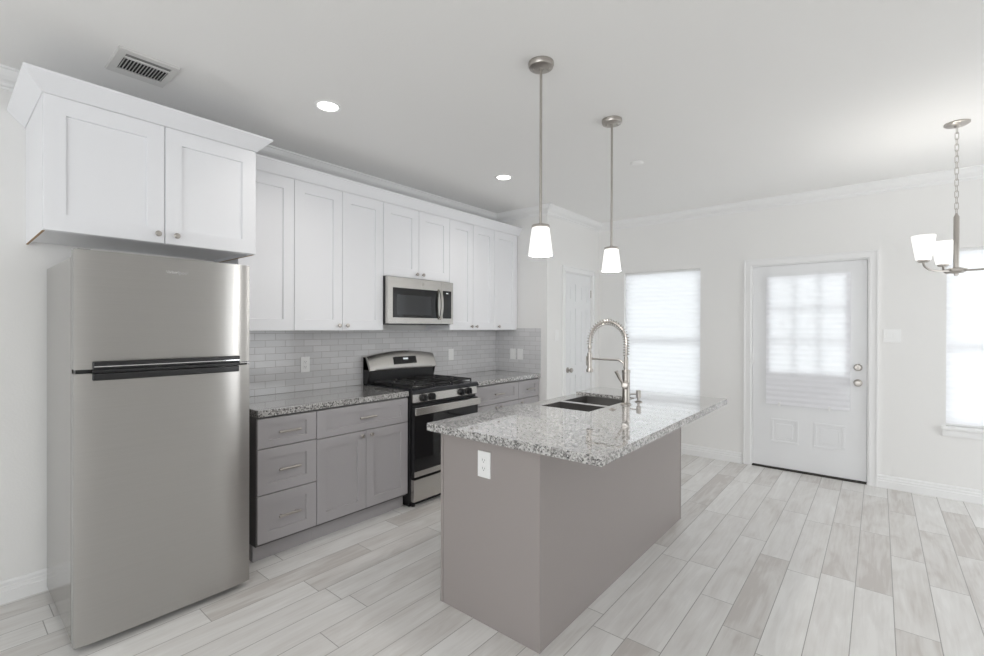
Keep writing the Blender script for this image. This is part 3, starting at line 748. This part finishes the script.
# ------------------------------------------------------------------ range
RY0, RY1 = 2.7275, 3.4900
t = thing('gas_range', 'stainless steel gas range with black cooktop between the grey cabinets', 'range', (.35, 3.11, 0))
obj('body', MB().box(.020, .635, RY0, RY1, .045, .895, .002), BLACK, t)
obj('base', MB().box(.06, .60, RY0+.02, RY1-.02, .0004, .0445), BLACK, t)
ct = obj('cooktop', MB().prism([(.020, .8955), (.645, .8955), (.668, .886), (.672, .892), (.664, .915), (.650, .922), (.090, .922), (.020, .922)], 'y', RY0, RY1, .002), ENAMEL, t)
obj('cooktop_well', MB().box(.12, .60, RY0+.035, RY1-.035, .9222, .9238, .0005), IRON, t)
for bx, by, br in ((.25, 2.92, .036), (.25, 3.305, .042), (.49, 2.92, .046), (.49, 3.305, .040), (.37, 3.1125, .034)):
    bu = obj('burner', MB().lathe([(0, .924), (br+.012, .924), (br+.010, .932), (br, .934), (0, .934)], 28, Matrix.Translation((bx, by, 0))), STEELS, t)
    obj('burner_cap', MB().lathe([(0, .9345), (br*.85, .9345), (br*.85, .941), (br*.7, .944), (0, .944)], 28, Matrix.Translation((bx, by, 0))), IRON, bu)
def grate(y0, y1):
    m = MB(); zt, r = .948, .0068
    def bar(a, c): m.tube([a, c], r, 8)
    for x in (.135, .37, .605): bar((x, y0, zt), (x, y1, zt))
    for y in (y0, (y0+y1)/2, y1): bar((.135, y, zt), (.605, y, zt))
    for x in (.25, .49):
        for s in ((1, 1), (1, -1), (-1, 1), (-1, -1)):
            yc = (y0+y1)/2
            bar((x+s[0]*.022, yc+s[1]*.022, zt), (x+s[0]*.085, yc+s[1]*.085, zt))
        bar((x, y0, zt), (x, y1, zt))
    for x in (.135, .37, .605):
        for y in (y0, y1): bar((x, y, zt), (x, y, .9245))
    return obj('grate', m, IRON, t)
grate(2.768, 3.005); grate(3.22, 3.457)
mid = MB()
for y in (3.035, 3.1125, 3.19): mid.tube([(.135, y, .948), (.605, y, .948)], .0062, 8)
for x in (.135, .37, .605):
    mid.tube([(x, 3.035,   .948), (x, 3.19, .948)], .0062, 8)
    for y in (3.035, 3.19): mid.tube([(x, y, .948), (x, y, .9245)], .0062, 8)
obj('grate', mid, IRON, t)
# back guard: black riser and an arched, tilted steel panel with a clock
def arch(y): return 1.156 + .038*(1-((y-3.1115)/.384)**2)
obj('riser', MB().box(.020, .092, RY0+.012, RY1-.012, .9225, 1.040, .003).prism([(.020, .9225), (.080, .9225), (.108, 1.030), (.052, 1.150), (.020, 1.150)], 'y', RY0, RY0+.011).prism([(.020, .9225), (.080, .9225), (.108, 1.030), (.052, 1.150), (.020, 1.150)], 'y', RY1-.011, RY1), BLACK, t)
b = bmesh.new(); n = 24; cols = []
for i in range(n+1):
    y = RY0+(RY1-RY0)*i/n; za = arch(y); col = []
    for f in (0, .06, .25, .5, .75, .92, 1.0):
        zz = 1.030+(za-1.030)*f; x = .122-.050*f + .008*math.sin(PI*f) - (.006 if f == 0 else 0) - (.002 if f == 1.0 else 0)
        col.append(b.verts.new((x, y, zz)))
    col.append(b.verts.new((.024, y, za))); col.append(b.verts.new((.024, y, 1.041))); col.append(b.verts.new((.10, y, 1.041)) if False else b.verts.new((.095, y, 1.041)))
    cols.append(col)
k = len(cols[0])
for A_, B_ in zip(cols, cols[1:]):
    for j in range(k): b.faces.new((A_[j], B_[j], B_[(j+1) % k], A_[(j+1) % k]))
b.faces.new(cols[0]); b.faces.new(cols[-1][::-1]); bmesh.ops.recalc_face_normals(b, faces=b.faces[:])
bmesh.ops.triangulate(b, faces=[f for f in b.faces if len(f.verts) > 4])
m = MB(); m._merge(b); bg = obj('back_panel', m, STEEL, t, smooth=40)
slope = math.atan2(.050, .150)
pm = Matrix.Translation((.1135, 3.118, 1.113)) @ Matrix.Rotation(-slope, 4, 'Y')
obj('clock_panel', MB().box(-.006, .0015, -.126, .126, -.034, .034, .002, 2, pm), BGLASS, bg)
obj('clock_display', MB().box(.0015, .0020, -.028, .028, .004, .020, 0, 2, pm), LCD, bg)
# front: control strip with four knobs, oven door, drawer
cs = obj('control_strip', MB().box(-.012, .008, RY0+.010, RY1-.010, -.034, .034, .004, 2, Matrix.Translation((.652, 0, .8525)) @ Matrix.Rotation(math.radians(-7), 4, 'Y')), STEEL, t)
for y in (2.842, 2.930, 3.275, 3.365):
    mt = at((.6605, y, .8525), (1, 0, .12))
    kn = obj('knob', MB().lathe([(0, 0), (.0305, 0), (.0305, .010), (.027, .013), (.025, .026), (.022, .029), (0, .029)], 28, mt), BLACK, cs)
    obj('knob_grip', MB().box(-.026, .026, -.006, .006, .028, .042, .003, 2, mt), BLACK, kn)
od = obj('oven_door', MB().box(.636, .672, RY0+.012, RY1-.012, .243, .792, .003), BLACK, t)
obj('oven_glass', MB().box(.6722, .6750, RY0+.014, RY1-.014, .287, .740), BGLASS, od)
obj('bottom_band', MB().box(.6722, .6765, RY0+.012, RY1-.012, .244, .2868, .001), STEEL, od)
hb = MB().box(.684, .700, RY0+.004, RY1-.002, .727, .786, .005, 3)
for y in (RY0+.045, RY1-.045): hb.box(.6755, .685, y-.014, y+.014, .742, .770, .003)
obj('handle', hb, STEEL, od)
obj('storage_drawer', MB().box(.6355, .676, RY0+.006, RY1-.006, .052, .225, .004), STEEL, t)
for y in (RY0+.05, RY1-.05):
    obj('foot', MB().lathe([(0, .0004), (.016, .0004), (.016, .02), (0, .02)], 14, Matrix.Translation((.615, y, 0))).box(.607, .623, y-.008, y+.008, .02, .0448), BLACK, t)

# ------------------------------------------------------------------ island
IX0, IX1, IY0, IY1 = 1.6987, 2.3112, 2.0287, 3.8957; SY0, SY1 = 2.832, 3.545; ZK = .8737
t = thing('kitchen_island', 'grey painted kitchen island base standing in the middle of the floor', 'island', (2.0, 2.96, 0))
obj('end_panel', MB().box(IX0+.018, IX1-.016, IY0+.003, IY0+.022, .0004, ZK), GISL, t)
obj('side_panel', MB().box(IX1-.022, IX1-.003, IY0+.020, IY1-.016, .0004, ZK), GISL, t)
obj('far_panel', MB().box(IX0+.018, IX1-.016, IY1-.022, IY1-.003, .0004, ZK), GISL, t)
m = MB().box(IX0, IX0+.018, IY0+.023, SY0-.004, .0004, ZK).box(IX0, IX0+.018, SY1+.004, IY1-.023, .0004, ZK).box(IX0, IX0+.018, SY0-.004, SY1+.004, .0004, .655)
obj('cabinet_front', m, GISL, t)
obj('inner_shelf', MB().box(IX0+.02, IX1-.024, IY0+.024, IY1-.024, .09, .108), GISL, t)
for x0, x1, y0, y1 in ((IX0, IX0+.017, IY0, IY0+.0225), (IX1-.0155, IX1, IY0, IY0+.0195), (IX1-.0155, IX1, IY1-.0155, IY1), (IX0, IX0+.017, IY1-.0225, IY1)):
    obj('corner_trim', MB().box(x0, x1, y0, y1, .0004, ZK, .002), GISL, t)
o = counter([(1.6278, 1.996), (2.6143, 1.996), (2.6143, 3.9268), (1.6278, 3.9268), (1.6278, SY1), (2.117, SY1), (2.117, SY0), (1.6278, SY0)], 'large speckled granite countertop on the island round the sink')
# sink: broad satin front rim, two dark bowls
t = thing('kitchen_sink', 'two-bowl kitchen sink with black bowls set in the island countertop', 'sink', (1.87, 3.19, .90))
zr = .896; bx0, bx1 = 1.722, 2.098; yd0, yd1 = 3.150, 3.196; by0, by1 = SY0+.018, SY1-.018
m = MB()
for a in ((1.616, bx0, SY0+.0015, SY1-.0015), (bx1, 2.1155, SY0+.0015, SY1-.0015), (bx0, bx1, SY0+.0015, by0), (bx0, bx1, by1, SY1-.0015), (bx0, bx1, yd0, yd1)):
    m.box(a[0], a[1], a[2], a[3], zr-.012, zr)
m.box(1.616, 1.640, SY0+.0015, SY1-.0015, .665, zr-.012)
obj('rim', m, RIMS, t, smooth=0)
def bowl(y0, y1):
    m = MB(); zb, th = .675, .004; x0, x1 = bx0+.0, bx1
    b = bmesh.new()
    def rect(x0, x1, y0, y1, z): return [b.verts.new(q) for q in ((x0, y0, z), (x1, y0, z), (x1, y1, z), (x0, y1, z))]
    rs = [rect(x0+.0005, x1-.0005, y0+.0005, y1-.0005, zr-.0035), rect(x0+.006, x1-.006, y0+.006, y1-.006, zb+.03), rect(x0+.03, x1-.03, y0+.03, y1-.03, zb)]
    for A_, B_ in zip(rs, rs[1:]):
        for k in range(4): b.faces.new((A_[k], A_[(k+1) % 4], B_[(k+1) % 4], B_[k]))
    b.faces.new(rs[-1]); m._merge(b)
    o = obj('bowl', m, GUNM, t, smooth=50)
    s = o.modifiers.new('wall', 'SOLIDIFY'); s.thickness = .003; s.offset = -1.0 if False else 1.0
    c = ((x0+x1)/2, (y0+y1)/2)
    obj('drain', MB().lathe([(0, .676), (.030, .676), (.042, .679), (.045, .677), (.045, .6755), (0, .6755)], 28, Matrix.Translation((c[0], c[1], 0))), STEEL, o)
bowl(by0, yd0); bowl(yd1, by1)
# faucet: spring spout with a docked spray head
FX, FY, Z = 2.176, 3.222, .9142
t = thing('faucet', 'brushed nickel pull-down faucet with tall arched spring spout beside the sink', 'faucet', (FX, FY, .914)); O = Matrix.Translation((FX, FY, 0))
obj('base_flange', MB().lathe([(0, Z), (.034, Z), (.034, Z+.004), (.029, Z+.009), (.024, Z+.012), (0, Z+.012)], 32, O), NICKEL, t)
obj('body', MB().lathe([(0, Z+.0125), (.0235, Z+.0125), (.0235, 1.118), (.0265, 1.121), (.0265, 1.136), (.0140, 1.140), (.0140, 1.218), (.011, 1.223), (0, 1.223)], 28, O), NICKEL, t)
R = .130; zc_ = 1.318; cx = FX-R; yy = FY
arc = [(FX, yy, 1.215), (FX, yy, 1.25), (FX, yy, 1.29)] + [(cx+R*math.cos(a), yy, zc_+R*math.sin(a)) for a in [i*PI/28 for i in range(29)]] + [(cx-R, yy, 1.29), (cx-R, yy, 1.284)]
obj('hose', MB().tube(arc, .0080, 10), NICKEL, t)
# spring wound round the hose
P = [Vector(p) for p in arc]; cum = [0.0]
for a, c in zip(P, P[1:]): cum.append(cum[-1]+(c-a).length)
total = cum[-1]; turns = 30; N = turns*10; hel = []
for i in range(N+1):
    s = total*(.02+.96*i/N); j = max(q for q in range(len(cum)) if cum[q] <= s); j = min(j, len(P)-2)
    f = (s-cum[j])/(cum[j+1]-cum[j]); c = P[j].lerp(P[j+1], f); tg = (P[j+1]-P[j]).normalized()
    n1 = Vector((0, 1, 0)); n2 = tg.cross(n1); a = 2*PI*turns*i/N
    hel.append(c+(n1*math.cos(a)+n2*math.sin(a))*.0195)
obj('spring', MB().tube(hel, .0024, 6), NICKEL, t)
HXc = cx-R; OH = Matrix.Translation((HXc, yy, 0))
sh = obj('spray_head', MB().lathe([(0, 1.288), (.013, 1.288), (.0145, 1.284), (.0145, 1.270), (.010, 1.264), (.0095, 1.242), (.0165, 1.236), (.0165, 1.140), (.0185, 1.132), (.0240, 1.124), (.0240, 1.110), (.019, 1.107), (0, 1.107)], 28, OH), NICKEL, t)
obj('spray_trigger', MB().box(HXc-.026, HXc-.0155, yy-.006, yy+.006, 1.150, 1.215, .003), NICKEL, sh)
arm = [(HXc+.014, yy, 1.199), (FX-.062, yy, 1.199)] + [(FX-.062+.048*math.sin(a), yy, 1.199-.04*(1-math.cos(a))) for a in [i*PI/2/8 for i in range(1, 9)]] + [(FX-.0135, yy, 1.146)]
obj('holder_arm', MB().tube(arm, .0062, 10).lathe([(.0168, 1.190), (.0205, 1.190), (.0205, 1.208), (.0168, 1.208)], 24, OH), NICKEL, t)
BX, BY, BZ = FX+.015, FY-.050, 1.042
vh = obj('valve', MB().tube([(FX+.003, FY-.010, BZ), (BX, BY, BZ)], .024, 22).lathe([(0, -.001), (.0235, 0), (.019, .010), (0, .014)], 22, at((BX, BY, BZ), (.28, -.95, 0))), NICKEL, t)
obj('lever', MB().tube([(BX-.012, BY-.006, BZ+.012), (BX-.026, BY-.018, BZ+.042), (BX-.046, BY-.034, BZ+.092)], [.0075, .009, .0115], 12), NICKEL, vh)
# soap pump and cover beside it
SX, SYp = 2.198, 3.373; t = thing('soap_dispenser', 'small nickel soap dispenser pump on the island behind the faucet', 'soap dispenser', (SX, SYp, .914)); O = Matrix.Translation((SX, SYp, 0))
obj('collar', MB().lathe([(0, Z), (.024, Z), (.024, Z+.003), (.018, Z+.007), (.012, Z+.009), (0, Z+.009)], 24, O), NICKEL, t)
obj('pump_head', MB().lathe([(0, Z+.0095), (.009, Z+.0095), (.009, Z+.028), (.0155, Z+.030), (.0155, Z+.074), (.013, Z+.078), (0, Z+.078)], 24, O), NICKEL, t)
obj('nozzle', MB().tube([(SX-.010, SYp, Z+.052), (SX-.045, SYp-.012, Z+.050), (SX-.055, SYp-.015, Z+.044)], .0048, 10), NICKEL, t)
tag(obj('hole_cover', MB().lathe([(0, .9142), (.021, .9142), (.022, .9165), (.016, .920), (.008, .921), (.007, .925), (0, .926)], 24, Matrix.Translation((2.190, 2.993, 0))), NICKEL),
    'small round nickel button on the granite in front of the faucet', 'button')

# ------------------------------------------------------------------ outlets and switches
def plate(kind, label, pos, face, w=.074, h=.118, group='wall outlets and switches'):
    """face 'x': on a wall facing +x; 'y': on a wall facing -y"""
    px, py, pz = pos
    if face == 'x': R_ = Matrix(((0, 0, 1, px), (1, 0, 0, py), (0, 1, 0, pz), (0, 0, 0, 1)))
    else: R_ = Matrix(((1, 0, 0, px), (0, 0, -1, py), (0, 1, 0, pz), (0, 0, 0, 1)))
    t = thing('wall_outlet' if kind == 'outlet' else 'light_switch', label, 'outlet' if kind == 'outlet' else 'switch', pos, group)
    obj('cover_plate', MB().box(-w/2, w/2, -h/2, h/2, .0003, .006, .002, 2, R_), PLASTIC, t)
    if kind == 'outlet':
        for s in (-1, 1):
            r = obj('socket', MB().box(-.017, .017, s*.0195-.0145, s*.0195+.0145, .006, .0078, .004 if False else .0008, 1, R_), PLASTIC, t)
            obj('slots', MB().box(-.0078, -.0056, s*.0195-.002, s*.0195+.008, .0079, .0082, 0, 1, R_).box(.0056, .0078, s*.0195-.001, s*.0195+.007, .0079, .0082, 0, 1, R_).box(-.0022, .0022, s*.0195-.009, s*.0195-.0046, .0079, .0082, 0, 1, R_), SLOT, r)
    else:
        n = 2 if w > .1 else 1
        for i in range(n):
            cx_ = 0 if n == 1 else (-.023 if i == 0 else .023)
            obj('rocker', MB().box(cx_-.0165, cx_+.0165, -.033, .033, .006, .0085, .001, 1, R_ ), PLASTIC, t)
    return t
plate('outlet', 'white double outlet on the tiled wall above the drawer cabinet', (.008, 2.205, 1.119), 'x')
plate('switch', 'white switch plate on the tiled wall right of the range', (.008, 3.806, 1.127), 'x')
plate('switch', 'left one of two white switch plates on the tiled side wall', (.260, YE-.008, 1.112), 'y')
plate('switch', 'right one of two white switch plates on the tiled side wall', (.361, YE-.008, 1.112), 'y')
plate('switch', 'white light switch on the wall beside the pantry door', (XP, 4.748, 1.325), 'x')
plate('switch', 'white double light switch on the wall right of the back door', (3.521, YF, 1.345), 'y', w=.118)
plate('outlet', 'white double outlet on the grey end of the island', (1.994, IY0+.003, .760), 'y', w=.078, h=.124)
